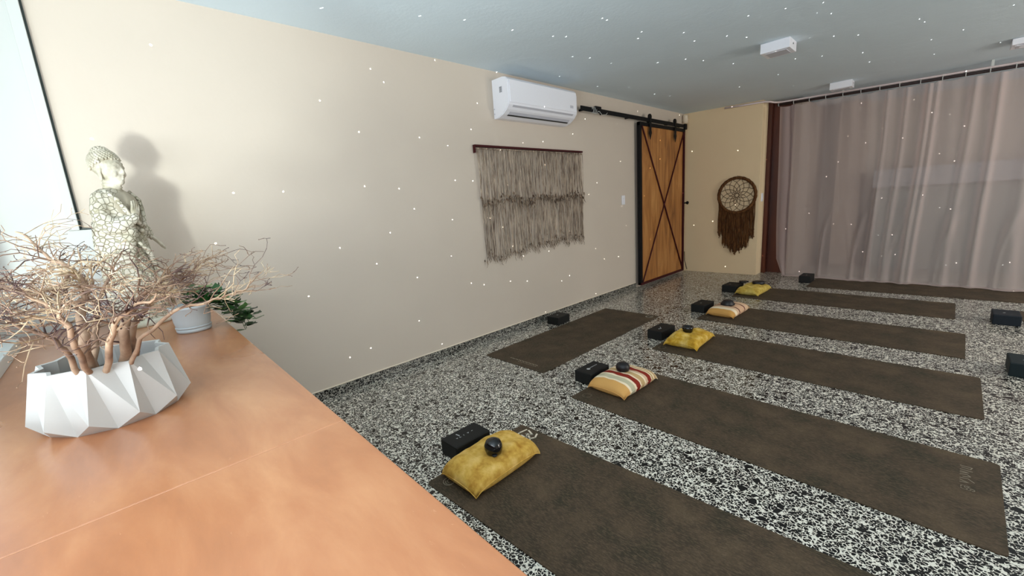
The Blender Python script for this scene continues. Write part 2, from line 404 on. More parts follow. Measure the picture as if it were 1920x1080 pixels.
MATS = [
 (1.349, .855, .03, 'nearest brown yoga mat, under the mustard cushion'),
 (1.338, 1.947, -.0215, 'brown yoga mat under the large striped cushion, printed at its right end'),
 (1.325, 3.034, -.009, 'brown yoga mat under the crumpled golden cushion'),
 (1.273, 4.052, -.0185, 'brown yoga mat under the thin-striped cushion'),
 (1.2305, 5.149, -.010, 'brown yoga mat under the farthest yellow cushion'),
 (1.79, 6.05, 0.0, 'farthest brown yoga mat, along the hem of the sheer curtain'),
]
mats = [mat_at(*a) for a in MATS]
m0 = mat_at(.943, 2.130, 1.5738, 'brown yoga mat lying lengthwise beside the long wall')
m7 = mat_at(3.44, 5.02, 0, 'brown yoga mat just entering at the right edge behind the navy block')
def swirl(par, cx, cy, r, m=M_matprint, w_=.004):
    bm = B(); stroke(bm, arc(cx, cy, r, .6, 5.9), w_); stroke(bm, arc(cx+.003, cy, r*.72, -2.6, 1.9), w_); stroke(bm, arc(cx, cy+.003, r*.45, 1.2, 5.2), w_)
    return obj('round_emblem', bm, m, par)
swirl(mats[0], .075, .075, .030); swirl(mats[1], .07, .08, .030, M_matpale, .005); swirl(mats[2], .06, .07, .03, M_matpale, .006); swirl(mats[3], .055, .075, .03, M_matpale, .007)
swirl(m0, ML-.07, .075, .034, M_matprint2, .010)
# bold angular lettering at the far corner of the nearest mat, partly under the cushion
bm = B()
g = [[(.0, .0), (.018, .045), (.03, .01), (.045, .05)], [(.055, .0), (.06, .05), (.075, .02), (.09, .055)], [(.10, .0), (.10, .05)], [(.0, -.015), (.045, -.025), (.10, -.01)]]
g += [[(.0, .06), (.03, .075), (.05, .06), (.08, .08), (.105, .065)], [(.115, .0), (.118, .07)], [(.02, .03), (.05, .03), (.08, .035)]]
for s_ in g: stroke(bm, [(.075+y*1.0, .625-x*1.1) for x, y in s_], .010)
obj('lettering', bm, M_matprint2, mats[0])['kind'] = 'stuff'
# small lettering and emblem at the right end of the second mat
bm = B()
x0, y0 = ML-.115, .545
for i, s_ in enumerate(([(0, 0), (.035, 0)], [(.035, 0), (.03, .014), (.004, .014)], [(0, .03), (.035, .03)], [(0, .043), (.025, .046), (.0, .054)], [(.0, .068), (.02, .060), (.03, .072), (.008, .082)], [(.0, .095), (.022, .090), (.04, .108)], [(.0, .108), (.025, .118), (.0, .124)])):
    stroke(bm, [(x0+x, y0-y*1.15) for x, y in s_], .0035)
obj('lettering', bm, M_matprint, mats[1])['kind'] = 'stuff'
bm = B()
for k in range(6): stroke(bm, arc(x0+.012+.01*(k % 3), y0-.175-.012*(k//3), .009, k, k+3.5, 7), .003)
obj('leaf_emblem', bm, M_matprint, mats[1])
# two-line print at the near end of the wall mat
bm = B()
for i in range(17): stroke(bm, [(.075+.006*(i % 2), .13+i*.018), (.082, .139+i*.018)], .009)
for i in range(11): stroke(bm, [(.055, .13+i*.018), (.060, .139+i*.018)], .005)
obj('lettering', bm, M_matprint, m0)['kind'] = 'stuff'

# ------------------------------------------------------------------ yoga blocks
def block(x, y, th, label, m=M_foam, dims=(.135, .222, .082), logo=0):
    t = thing('yoga_block', label, 'block', (x, y, 0), th, 'foam yoga blocks')
    obj('foam_body', box(B(), 0, dims[0], 0, dims[1], 0, dims[2], .007), m, t)
    z = dims[2]+.0004; bm = B()
    if logo == 1:
        stroke(bm, [(.052, .082), (.030, .078)], .006, z)
        for i, yy in enumerate((.055, .075, .098, .125, .152)):
            s_ = ([(0, 0), (.006, .003), (0, .007)], [(0, 0), (.007, 0), (.007, .006)], [(0, .003), (.007, .003)], [(0, 0), (.007, .004), (0, .008)], [(.003, 0), (.003, .007)])[i]
            stroke(bm, [(.062+a, yy+b) for a, b in s_], .0032, z)
    elif logo == 2:
        bmesh.ops.create_circle(bm, cap_ends=True, radius=.013, segments=20, matrix=Matrix.Translation((.066, .073, z)))
        for i in range(7): stroke(bm, [(.058, .095+i*.012), (.066, .097+i*.012), (.060, .103+i*.012)], .003, z)
    elif logo == 3:
        stroke(bm, [(.075, .062), (.085, .085), (.056, .125)], .006, z); stroke(bm, [(.07, .07), (.086, .086)], .008, z)
    else:
        stroke(bm, [(.06, .09), (.07, .10)], .008, z)
    obj('printed_mark', bm, M_print, t)['kind'] = 'stuff'
    return t
block(1.200, 1.043, .0, 'black foam block with small lettering beside the nearest mustard cushion', logo=1)
block(1.205, 2.165, -.02, 'black foam block with a white dot beside the large striped cushion', logo=2)
block(1.168, 3.262, -.02, 'black foam block beside the crumpled golden cushion', dims=(.135, .25, .082), logo=3)
block(1.118, 4.29, -.02, 'black foam block beside the thin-striped cushion', dims=(.14, .255, .082), logo=4)
block(1.050, 5.36, -.03, 'black foam block beside the farthest yellow cushion', dims=(.17, .24, .085), logo=4)
block(.118, 3.125, .04, 'black foam block standing against the skirting of the long wall', dims=(.145, .20, .082), logo=4)
block(1.662, 6.29, 0, 'small black foam block in front of the curtain hem', dims=(.125, .24, .09), logo=4)
block(3.258, 5.10, .0, 'navy foam block at the right edge behind the wall of mats', M_foam2, dims=(.155, .22, .085), logo=4)
block(3.268, 3.80, .0, 'dark teal foam block cut off by the right edge of the photo', foam('deep_teal_foam', s2l(14, 30, 34)), dims=(.15, .22, .088), logo=4)

# ------------------------------------------------------------------ cushions
def cushion(x, y, th, label, m, L=.44, W=.27, H=.115, pinch=.10, wr=.006, seed=0, z=.005, CR_=.07):
    t = thing('cushion', label, 'cushion', (x, y, z), th, 'small cushions on the mats')
    bm = B(); nu, nv = 44, 30; grid = {}
    for side in (1, -1):
        for i in range(nu+1):
            for j in range(nv+1):
                u = -1+2*i/nu; v = -1+2*j/nv
                if side == -1 and (i in (0, nu) or j in (0, nv)): grid[(side, i, j)] = grid[(1, i, j)]; continue
                ex = 1-pinch*(1-v*v); ey = 1-pinch*.6*(1-u*u)
                px = v*W/2*ey; py = u*L/2*ex; q4 = 1-CR_*(u*u*v*v)**2; px *= q4; py *= q4
                h = ((1-abs(u)**3.4)*(1-abs(v)**3.0))**.46
                cz = H*.42
                nz = noise.noise(Vector((px*9+seed, py*9, side*3)))*wr*2+noise.noise(Vector((px*24+seed, py*24, side*5)))*wr
                corner = abs(u)**4*abs(v)**4
                zz = cz+side*(h*H*.5)+nz*h + (-cz*.75*corner)
                if side == -1: zz = cz-min(h*H*.6, cz)
                grid[(side, i, j)] = bm.verts.new((px, py, max(zz, .0005)))
        for i in range(nu):
            for j in range(nv):
                q = [grid[(side, i, j)], grid[(side, i+1, j)], grid[(side, i+1, j+1)], grid[(side, i, j+1)]]
                if side == 1: q = q[::-1]
                try: bm.faces.new(q)
                except ValueError: pass
    bm.normal_update(); bmesh.ops.recalc_face_normals(bm, faces=bm.faces)
    obj('cushion_cover', bm, m, t, True)
    # piped seam
    bm = B(); pts = []
    for (i, j) in [(i, 0) for i in range(nu)]+[(nu, j) for j in range(nv)]+[(i, nv) for i in range(nu, 0, -1)]+[(0, j) for j in range(nv, -1, -1)]:
        u = -1+2*i/nu; v = -1+2*j/nv; ex = 1-pinch*(1-v*v); ey = 1-pinch*.6*(1-u*u); corner = abs(u)**4*abs(v)**4; cz = H*.42
        q4 = 1-CR_*(u*u*v*v)**2; pts.append((v*W/2*ey*q4, u*L/2*ex*q4, cz-cz*.75*corner))
    tube(bm, pts, .0022, 5); obj('seam', bm, m, t, True)
    return t
cushion(1.49, 1.135, .02, 'mustard velvet cushion on the nearest mat', M_yel1, .45, .27, .108, .03, seed=1)
cushion(1.505, 2.30, -.04, 'large tan, cream and red striped cushion on the second mat', M_str1, .43, .30, .10, .05, .004, seed=3)
cushion(1.505, 3.35, .04, 'crumpled golden yellow cushion with a sagging corner', M_yel2, .45, .29, .10, .14, .012, seed=7)
cushion(1.45, 4.41, -.04, 'peach cushion with thin dark red stripes', M_str2, .47, .28, .10, .07, .004, seed=9)
cushion(1.375, 5.47, -.04, 'farthest pale yellow cushion, beside the farthest block stack', M_yel3, .50, .27, .10, .10, .008, seed=12)

# ------------------------------------------------------------------ small black items lying on the cushions
def roundthing(x, y, z, r, h, label, m=M_gloss, flat=.0, prof=None):
    t = thing('meditation_ball', label, 'ball', (x, y, z), 0, 'small black balls on the cushions')
    prof = prof or [(0, 0), (r*.55, 0), (r*.86, h*.14), (r, h*.42), (r*.98, h*.62), (r*.8, h*.86), (r*.45, h*.98), (0, h)]
    bm = B(); lathe(bm, prof, 28)
    o = obj('body', bm, m, t, True)
    return t
b1 = roundthing(1.53, 1.12, .096, .043, .078, 'glossy black ball on the nearest mustard cushion')
bm = B(); lathe(bm, [(0, 0), (.010, .0), (.013, .004), (.009, .008), (0, .008)], 16, (.030, -.022, .012)); obj('foot', bm, M_satblack, b1, True)
b2 = roundthing(1.49, 2.325, .088, .046, .066, 'black faceted ball on the large striped cushion', M_satblack)
b3 = roundthing(1.49, 3.345, .082, .043, .060, 'small glossy black cup on the crumpled golden cushion', M_gloss, prof=[(0, 0), (.028, 0), (.036, .012), (.044, .045), (.044, .060), (.039, .060), (.036, .046), (0, .040)])
bm = B(); tube(bm, [(.0, -.044, .052), (0, -.060, .054), (0, -.066, .058)], [.006, .005, .003], 8); obj('spout', bm, M_gloss, b3, True)
b4 = roundthing(1.45, 4.385, .098, .066, .046, 'low black dome on the thin-striped cushion', M_satblack, prof=[(0, 0), (.064, 0), (.066, .008), (.046, .040), (.038, .046), (0, .046)])
b5 = roundthing(1.40, 5.56, .094, .066, .034, 'flat black disc on the farthest yellow cushion', M_satblack, prof=[(0, 0), (.064, 0), (.068, .006), (.064, .030), (.058, .034), (0, .034)])
t = thing('rolled_strap', 'flat black rolled strap between the farthest block and its cushion', 'strap', (1.215, 5.60, .085), .2)
bm = B(); lathe(bm, [(0, 0), (.040, 0), (.042, .003), (.042, .018), (.040, .021), (0, .021)], 24); obj('strap_roll', bm, M_satblack, t, True)
bm = B(); box(bm, .0, .06, .036, .040, .0, .02); obj('loose_end', bm, M_satblack, t)

# ------------------------------------------------------------------ air conditioner
ac = thing('air_conditioner', 'white split air conditioner high on the long wall', 'air conditioner', (0, 2.69, 2.0))
W_ = 0.97
prof = [(0, .325), (.135, .325), (.175, .315), (.196, .295), (.203, .26), (.203, .115), (.196, .09), (.168, .055), (.12, .022), (.06, .0), (0, .0)]
bm = B()
a = [bm.verts.new((x, 0, z)) for x, z in prof]; b = [bm.verts.new((x, W_, z)) for x, z in prof]
bm.faces.new(a); bm.faces.new(b[::-1])
for i in range(len(prof)): j = (i+1) % len(prof); bm.faces.new((a[j], a[i], b[i], b[j]))
bmesh.ops.recalc_face_normals(bm, faces=bm.faces)
bmesh.ops.bevel(bm, geom=[e for e in bm.edges if abs(e.verts[0].co.y-e.verts[1].co.y) < 1e-5], offset=.006, segments=2, affect='EDGES')
obj('body', bm, M_plastic, ac)
obj('front_panel', box(B(), .203, .208, .02, W_-.02, .108, .29, .002), M_plastic, ac)
# outlet flap slanting under the front
def slab(bm, p0, p1, y0, y1, th):
    d = Vector((p1[0]-p0[0], 0, p1[1]-p0[1])).normalized(); n = Vector((d.z, 0, -d.x))*th
    q = [Vector((p0[0], 0, p0[1])), Vector((p1[0], 0, p1[1]))]
    vs = [[bm.verts.new((p.x, y, p.z)) for p in (q[0], q[1], q[1]+n, q[0]+n)] for y in (y0, y1)]
    bm.faces.new(vs[0]); bm.faces.new(vs[1][::-1])
    for i in range(4): j = (i+1) % 4; bm.faces.new((vs[0][j], vs[0][i], vs[1][i], vs[1][j]))
    bmesh.ops.recalc_face_normals(bm, faces=bm.faces); return bm
obj('outlet_flap', slab(B(), (.198, .088), (.128, .022), .06, W_-.06, .006), M_plastic2, ac)
obj('outlet_slot', slab(B(), (.124, .020), (.112, .014), .06, W_-.06, .004), M_dark, ac)
obj('energy_label', box(B(), .095, .13, -.0012, .0, .20, .25), M_plastic2, ac)
for k in range(4): obj('label_bar', box(B(), .10, .125, -.002, -.0012, .206+k*.011, .212+k*.011), mat('grey_print', s2l(120, 124, 128), .5) if k == 0 else D.materials['grey_print'], ac)
for z in (.035, .075): obj('cover_screw', box(B(), .012, .022, -.002, .0, z, z+.010), M_plastic2, ac)
obj('display', box(B(), .208, .2086, W_-.12, W_-.07, .14, .165), M_plastic2, ac)

# ------------------------------------------------------------------ fringed wall hanging
mh = thing('fringe_wall_hanging', 'taupe two-tier fringed yarn hanging under a dark red rod on the long wall', 'wall hanging', (0, 2.43, 1.75))
HW = 1.53
obj('hanging_rod', box(B(), .003, .036, -.01, HW+.0, .0, .018, .002), M_redrod, mh)
obj('rod_end', box(B(), .003, .034, -.016, -.010, -.05, .018), M_redrod, mh)
obj('heading_cord', tube(B(), [(.022, y*HW/30, -.012+.002*math.sin(y)) for y in range(31)], .007, 6), M_yarn, mh, True)
random.seed(5)
def strand(bm, y, x, z0, z1, r, wob=.006, n=8, dy=0):
    pts = []; ph = random.uniform(0, 6)
    for k in range(n+1):
        f = k/n; pts.append((x+math.sin(f*4+ph)*.003, y+dy*f+math.sin(f*5+ph)*wob*f, z0+(z1-z0)*f))
    tube(bm, pts, [r*(1+.25*math.sin(k*2+ph)) for k in range(n)]+[r*.6], 4)
up_, lo, kn, en = B(), B(), B(), B()
ns = 124
for i in range(ns):
    y = (i+.5)/ns*HW+random.uniform(-.003, .003); 
    kz = -.47+random.uniform(-.045, .03)-.02*math.sin(i*.16)
    strand(up_, y, .026+random.uniform(-.006, .008), -.005, kz, random.uniform(.0024, .0042), dy=random.uniform(-.012, .018))
    ball(kn, (.034+random.uniform(-.006, .004), y+random.uniform(0, .01), kz+random.uniform(0, .03)), random.uniform(.006, .010), 1, (1, .8, 1.8))
    if random.random() < .6: strand(kn, y+random.uniform(-.01, .01), .036, kz, kz-random.uniform(.03, .09), .0026, .012, 4, random.uniform(-.015, .015))
    ez = -.94+.02*math.sin(i*.3)+random.uniform(-.035, .03)-(.05*(1-i/ns) if i < 50 else 0)
    strand(lo, y+.02*(1-i/ns), .020+random.uniform(-.006, .006), -.45, ez, random.uniform(.0024, .0042), dy=random.uniform(-.012, .012))
    if random.random() < .7: ball(en, (.022, y+random.uniform(-.01, .01), ez+random.uniform(.0, .08)), random.uniform(.004, .007), 1, (1, .8, 2))
    strand(en, y+.02*(1-i/ns), .024, ez+.02, ez-random.uniform(.01, .055), .0022, .010, 4, random.uniform(-.012, .012))
for n_, b_, m_ in (('upper_fringe', up_, M_yarn), ('lower_fringe', lo, M_yarn), ('knot_row', kn, M_yarnd), ('frayed_ends', en, M_yarnd)):
    o = obj(n_, b_, m_, mh, True); o['kind'] = 'stuff'

# ------------------------------------------------------------------ barn door, rail
door = D.objects.new('door_1', None); C.objects.link(door); door.location = (.045, 5.13, .035); door['kind'] = 'structure'; door['category'] = 'door'; door['label'] = 'sliding barn door of golden planks with dark X bracing'
DW, DH = 1.33, 2.13
npl = 5
for i in range(npl):
    y0 = .05+(DW-.1)*i/npl; y1 = .05+(DW-.1)*(i+1)/npl
    bm = box(B(), 0, .030, y0+.001, y1-.001, .03, DH-.03, .003)
    o = obj('plank', bm, M_door, door); 
obj('left_stile', box(B(), -.005, .038, .0, .052, 0, DH, .003), M_black, door)
obj('right_stile', box(B(), -.005, .045, DW-.028, DW, 0, DH, .003), M_redrod, door)
obj('top_frame', box(B(), -.005, .045, 0, DW, DH-.045, DH, .003), M_black, door)
obj('bottom_frame', box(B(), -.005, .045, 0, DW, 0, .03, .003), M_redrod, door)
obj('cross_brace', tube(B(), [(.038, .055, .03), (.038, DW-.03, DH-.045)], .0105, 6), M_redrod, door)
obj('cross_brace', tube(B(), [(.040, .055, DH-.045), (.040, DW-.03, .03)], .0105, 6), M_redrod, door)
kb = obj('door_handle', tube(B(), [(.04, DW-.02, 1.05), (.075, DW+.0, 1.05)], .010, 10), M_black, door)
obj('knob', ball(B(), (.085, DW+.01, 1.05), .026, 2, (.8, 1, 1)), M_black, kb, True)
obj('cord', tube(B(), [(.05, DW+.004, .30), (.052, DW+.01, .16), (.06, DW+.05, .06), (.06, DW+.08, .01)], .005, 5), M_black, door)
rl = thing('sliding_door_rail', 'black barn door rail fixed to the long wall above the door', 'rail', (0, 3.87, 2.175))
obj('rail_bar', box(B(), .088, .098, 0, 2.60, 0, .048, .002), M_black, rl)
obj('lower_track', box(B(), .06, .085, 1.34, 2.60, -.016, -.005, .002), M_silver, rl)
for y in (.1, .5, 1.05, 1.6, 2.1, 2.5): obj('standoff', tube(B(), [(0, y, .024), (.09, y, .024)], .012, 10), M_black, rl)
obj('door_stop', box(B(), .080, .115, .25, .36, .030, .066, .006), M_black, rl)
obj('door_stop', box(B(), .080, .115, 2.54, 2.60, -.02, .058, .006), M_black, rl)
for y in (1.50, 2.23):
    hg = obj('hanger', box(B(), .099, .107, y-.024, y+.024, -.11, .06, .003), M_black, rl)
    bm = B(); lathe(bm, [(0, 0), (.036, 0), (.038, .004), (.038, .016), (.036, .02), (0, .02)], 20)
    for v in bm.verts: v.co = Vector((.084+v.co.z, y+v.co.x, .064+v.co.y))
    obj('wheel', bm, M_black, hg)
    bm = B(); prism(bm, [(-.020, 0), (-.036, -.045), (0, -.13), (.036, -.045), (.020, 0)], 0, .006)
    for v in bm.verts: v.co = Vector((.100+v.co.z, y+v.co.x, -.09+v.co.y))
    bmesh.ops.recalc_face_normals(bm, faces=bm.faces)
    obj('arrow_tip', bm, M_black, hg)
wc = thing('white_cord', 'thin white cord wound round the left end of the black rail', 'cord', (.093, 4.06, 2.2))
pts = [(.0+.018*math.cos(k*.8), k*.0035, .034*math.sin(k*.8)) for k in range(32)]+[(.02, .13+k*.02, -.012-.035*math.sin(k/8*PI)) for k in range(9)]
obj('cord_coil', tube(B(), pts, .0028, 5), M_white, wc, True)
# white box in the corner over the rail
t = thing('corner_conduit', 'short white conduit in the corner above the end of the rail', 'conduit', (.0, 6.50, 2.26))
bm = B(); lathe(bm, [(0, 0), (.038, 0), (.038, .10), (.036, .115), (0, .115)], 20, (.045, .06, 0)); obj('pipe', bm, mat('offwhite_pvc', s2l(226, 210, 186), .4), t, True)
obj('clip', box(B(), .0, .085, .05, .068, .04, .055, .002), M_cream, t)
# switches
def switch(name, label, loc, rz, w_=.075, h=.115):
    t = thing(name, label, 'switch', loc, rz)
    obj('plate', box(B(), 0, .008, -w_/2, w_/2, -h/2, h/2, .003), M_plastic, t)
    obj('rocker', box(B(), .008, .012, -.014, .014, -.03, .03, .002), M_plastic, t)
switch('light_switch', 'white light switch on the long wall left of the barn door', (0, 4.84, 1.2), 0)
switch('light_switch', 'small white switch on the edge of the narrow cream wall', (1.07, 6.74, 1.1), 0)

# ------------------------------------------------------------------ dreamcatcher
dc = thing('dreamcatcher', 'large brown dreamcatcher with long fringe on the narrow cream wall', 'dreamcatcher', (.785, 6.605, 1.15))
R_ = .245
bm = B(); n = 72; pts = [(R_*math.cos(2*PI*k/n), 0, R_*math.sin(2*PI*k/n)) for k in range(n+1)]
tube(bm, pts, [.020+.004*((k*7) % 3)/2 for k in range(n+1)], 7, False); obj('hoop', bm, M_dc, dc, True)
bm = B(); n = 12; rads = [.235, .185, .135, .09, .05, .022]
ring = [[(rads[j]*math.cos(2*PI*(k+.5*j)/n+.3), rads[j]*math.sin(2*PI*(k+.5*j)/n+.3)) for k in range(n)] for j in range(len(rads))]
for j in range(len(rads)-1):
    for k in range(n):
        a = ring[j][k]; b0 = ring[j+1][k]; b1_ = ring[j+1][(k-1) % n]
        for q in (b0, b1_): tube(bm, [(a[0], 0, a[1]), ((a[0]+q[0])/2*.985, -.0, (a[1]+q[1])/2*.985), (q[0], 0, q[1])], .0035, 4)
obj('web', bm, M_dcw, dc, True)
bm = B()
for i in range(14): ball(bm, (random.uniform(-.15, .15), -.004, random.uniform(-.15, .15)), .006, 1)
obj('bead', bm, M_cream, dc)['kind'] = 'stuff'
obj('hanging_loop', tube(B(), [(0, 0, R_), (0, .006, R_+.02), (0, .012, R_+.03)], .003, 5), M_dc, dc)
bm = B(); be = B(); random.seed(8)
nf = 76
for i in range(nf):
    x = -R_+2*R_*(i+.5)/nf; zt = -math.sqrt(max(0, R_*R_-x*x))*.98
    g = abs(x)/R_
    zb = -.60-(.22*(1-g**1.5))+random.uniform(-.05, .03)
    if g > .75: zb = -.60+random.uniform(-.03, .04)
    pts = [(x+random.uniform(-.002, .002)+.004*math.sin(k+i), -.004+random.uniform(-.004, .004), zt+(zb-zt)*k/7) for k in range(8)]
    tube(bm, pts, [.0050]*7+[.003], 4)
    for q in range(2): ball(be, (x+random.uniform(-.006, .006), -.006, zb+random.uniform(-.0, .14)), random.uniform(.005, .008), 1, (1, .8, 1.6))
o = obj('fringe', bm, M_dc, dc, True); o['kind'] = 'stuff'
o = obj('fringe_knots', be, M_dc, dc, True); o['kind'] = 'stuff'

# ------------------------------------------------------------------ ceiling boxes
def cbox(x, y, label, w_=.205, d=.20, h=.075):
    t = thing('ceiling_light', label, 'light', (x, y, ceil_z(x+w_/2)-h), 0, 'white ceiling boxes')
    obj('housing', box(B(), 0, w_, 0, d, .0, h, .004), M_plastic, t)
    obj('lens', box(B(), .03, w_-.03, .03, d-.03, -.004, .0, .001), M_plastic2, t)
    obj('side_screw', box(B(), w_, w_+.002, d*.45, d*.52, h*.5, h*.64), M_dark, t)
    return t
cbox(1.74, 4.06, 'white square box light on the ceiling, nearest of the three')
cbox(1.83, 6.33, 'white box light on the ceiling just in front of the curtain rail', d=.16)
t = cbox(3.17, 5.86, 'white box light on the ceiling cut off by the right edge', .3, .22, .05)
obj('louvre', slab(B(), (.02, -.002), (.24, -.03), .03, .06, .004), M_plastic, t)
obj('louvre', slab(B(), (.05, -.002), (.24, -.03), .13, .16, .004), M_plastic, t)

# ------------------------------------------------------------------ curtain
cr = thing('curtain_rail', 'pale curtain track with a dark strip painted as heading shade under the ceiling along the sheer curtain', 'curtain rail', (0, 0, 0))
def rz_(x): return 2.318-.031*(x-1.2)
path = [(.62, 6.50, 2.352), (.85, 6.56, 2.352), (1.08, 6.60, 2.350), (1.14, 6.64, 2.343), (1.19, 6.70, rz_(1.19)+.012)]+[(x, 6.745, rz_(x)+.012) for x in (1.26, 1.8, 2.4, 3.0, 3.6, 4.2, 5.0)]
obj('track', tube(B(), path, .013, 8), mat('pale_pink_aluminium', s2l(214, 198, 196), .35, .3), cr, True)
obj('rod', tube(B(), [(x, 6.75, rz_(x)-.018) for x in (1.2, 2.4, 3.6, 5.0)], .016, 8), mat('heading_gap_shade', s2l(46, 30, 30), .5), cr, True)  # added dark tube stands in for the shaded gaps above the curtain heading
ringx = [1.22+.17*k for k in range(23)]
for x in ringx: 
    bm = B(); tube(bm, [(x, 6.748+.022*math.cos(a*PI/5), rz_(x)-.012+.026*math.sin(a*PI/5)) for a in range(11)], .0035, 5, False); obj('ring', bm, M_white, cr, True)
for x in (1.9, 3.1, 4.3): obj('bracket', box(B(), x-.01, x+.01, 6.73, 6.76, rz_(x)+.02, ceil_z(x)+.001), M_white, cr)
cu = thing('sheer_curtain', 'sheer pinkish voile curtain with its hem trailing on the floor', 'curtain', (0, 0, 0))
bm = B(); nx, nz = 420, 60; g = []
X0, X1 = 1.235, 4.9
folds = [(2.30, .030, .020), (2.46, .035, .022), (2.64, .07, .028), (2.70, .05, .02), (2.98, .04, .03), (3.16, .06, .03), (3.42, .05, .05), (3.65, .06, .04), (3.9, .06, .05), (4.2, .05, .05), (4.5, .06, .05)]
for j in range(nz+1):
    f = j/nz; row = []
    for i in range(nx+1):
        s_ = i/nx; x = X0+(X1-X0)*s_
        # scalloped heading between the rings
        k = (x-1.22)/.17; ph = k-math.floor(k); sag = .020*math.sin(PI*ph)
        ztop = rz_(x)-.038-sag
        z = ztop*(1-f)+.010*f
        tw = f*.35
        y = 6.742+.012*math.cos(2*PI*k)*(1-f)**2
        for fx, am, wd in folds:
            xx = fx+(f-.2)*(-.10 if fx < 3.1 else -.05); ww = wd*(1+.4*f)
            y -= am*math.exp(-((x-xx)/ww)**2)
        y += .010*math.sin(x*3.1+f*2)*f+.006*noise.noise(Vector((x*8, f*3, 0)))
        # gathered left edge
        if x < 1.36: y -= .022*math.sin((x-1.235)/.125*PI*1.5)
        # swag drag folds close to the floor
        if f > .5:
            g2 = (f-.5)/.5
            for cx, rr in ((1.62, .16), (2.02, .22), (2.44, .30), (2.86, .30), (3.24, .22), (3.75, .3)):
                e_ = abs(math.hypot((x-cx-.28)/rr, (1-g2)*1.15)-1.0); y -= .022*math.exp(-(e_/.10)**2)*min(1, g2*2)*(1 if x < cx+.28 else .3)
            y -= .055*g2**6
        xe = x+.02*math.sin(f*5)*(1-s_)+(.085*(f**1.4) if True else 0)*(1-s_)*1.0
        if i < 14: xe += .02*math.sin(f*PI*1.2)*(-1)*(1-i/14)+(.07*max(0, f-.9)*10*(1-i/14))
        row.append(bm.verts.new((xe, y, z)))
    g.append(row)
# hem puddle on the floor
for q, (dy, dz) in enumerate(((-.03, .010), (-.055, .004), (-.075, .012), (-.085, .006))):
    row = []
    for i in range(nx+1):
        b_ = g[nz][i].co; nn = noise.noise(Vector((b_.x*3, q*.3, 7)))*.03
        row.append(bm.verts.new((b_.x, b_.y+dy*(.7+.5*math.sin(b_.x*2.3)**2)+nn*(q+1)*.3, .0075+dz+abs(nn)*.1)))
    g.append(row)
for a, b in zip(g, g[1:]):
    for i in range(nx): bm.faces.new((a[i], a[i+1], b[i+1], b[i]))
obj('voile_panel', bm, M_sheer, cu, True)

# ------------------------------------------------------------------ faceted planter
PC = Vector((1.512, -.055, .80)); PH = .147
pl = thing('faceted_planter', 'white planter with folded triangular facets on the counter', 'planter', PC, .34)
bm = B(); nt = 11
def ringv(r_out, r_in, z_out, z_in, off): 
    o = []
    for k in range(2*nt):
        a = 2*PI*(k+off)/(2*nt); r, z = (r_out, z_out) if k % 2 == 0 else (r_in, z_in); o.append(Vector((r*math.cos(a), r*math.sin(a), z)))
    return o
R0 = [Vector((rr*math.cos(2*PI*(k//2+ph)/nt), rr*math.sin(2*PI*(k//2+ph)/nt), .147)) for k in range(2*nt) for rr, ph in ((((.124, 0), (.107, .58))[k % 2]),)]
R1 = ringv(.122, .128, .128, .128, 0)
bot = ringv(.150, .134, .050, .012, 1)
flo = [Vector((.112*math.cos(2*PI*(k+.5)/nt*1), .112*math.sin(2*PI*(k+.5)/nt), 0)) for k in range(nt)]
V = lambda L: [bm.verts.new(v) for v in L]
top = V(R0); low = V([Vector((.150*math.cos(2*PI*(k+.86)/nt), .150*math.sin(2*PI*(k+.86)/nt), .030)) for k in range(nt)])
lowb = V([Vector((.124*math.cos(2*PI*(k+.36)/nt), .124*math.sin(2*PI*(k+.36)/nt), .0)) for k in range(nt)])
for k in range(nt):
    A = top[2*k]; Bm = top[(2*k+1) % (2*nt)]; A2 = top[(2*k+2) % (2*nt)]; L = low[k]; Lp = low[k-1]; b0 = lowb[k]; b1_ = lowb[(k+1) % nt]
    bm.faces.new((Bm, A, L)); bm.faces.new((A2, Bm, L))
    bm.faces.new((A, Lp, b0)); bm.faces.new((A, b0, L)); bm.faces.new((L, b0, b1_))
bm.faces.new(lowb[::-1])
inn = V([v*.9 if False else Vector((v.x*.93, v.y*.93, v.z-.0005)) for v in R0]); inb = V([Vector((v.x*.95, v.y*.95, .10)) for v in R0])
for k in range(2*nt):
    j = (k+1) % (2*nt); bm.faces.new((top[k], top[j], inn[j], inn[k])); bm.faces.new((inn[k], inn[j], inb[j], inb[k]))
bmesh.ops.recalc_face_normals(bm, faces=bm.faces)
obj('planter_shell', bm, M_ceramic, pl)
bm = B(); lathe(bm, [(0, .103), (.05, .101), (.105, .099)], 22); obj('soil', bm, M_soil, pl, True)

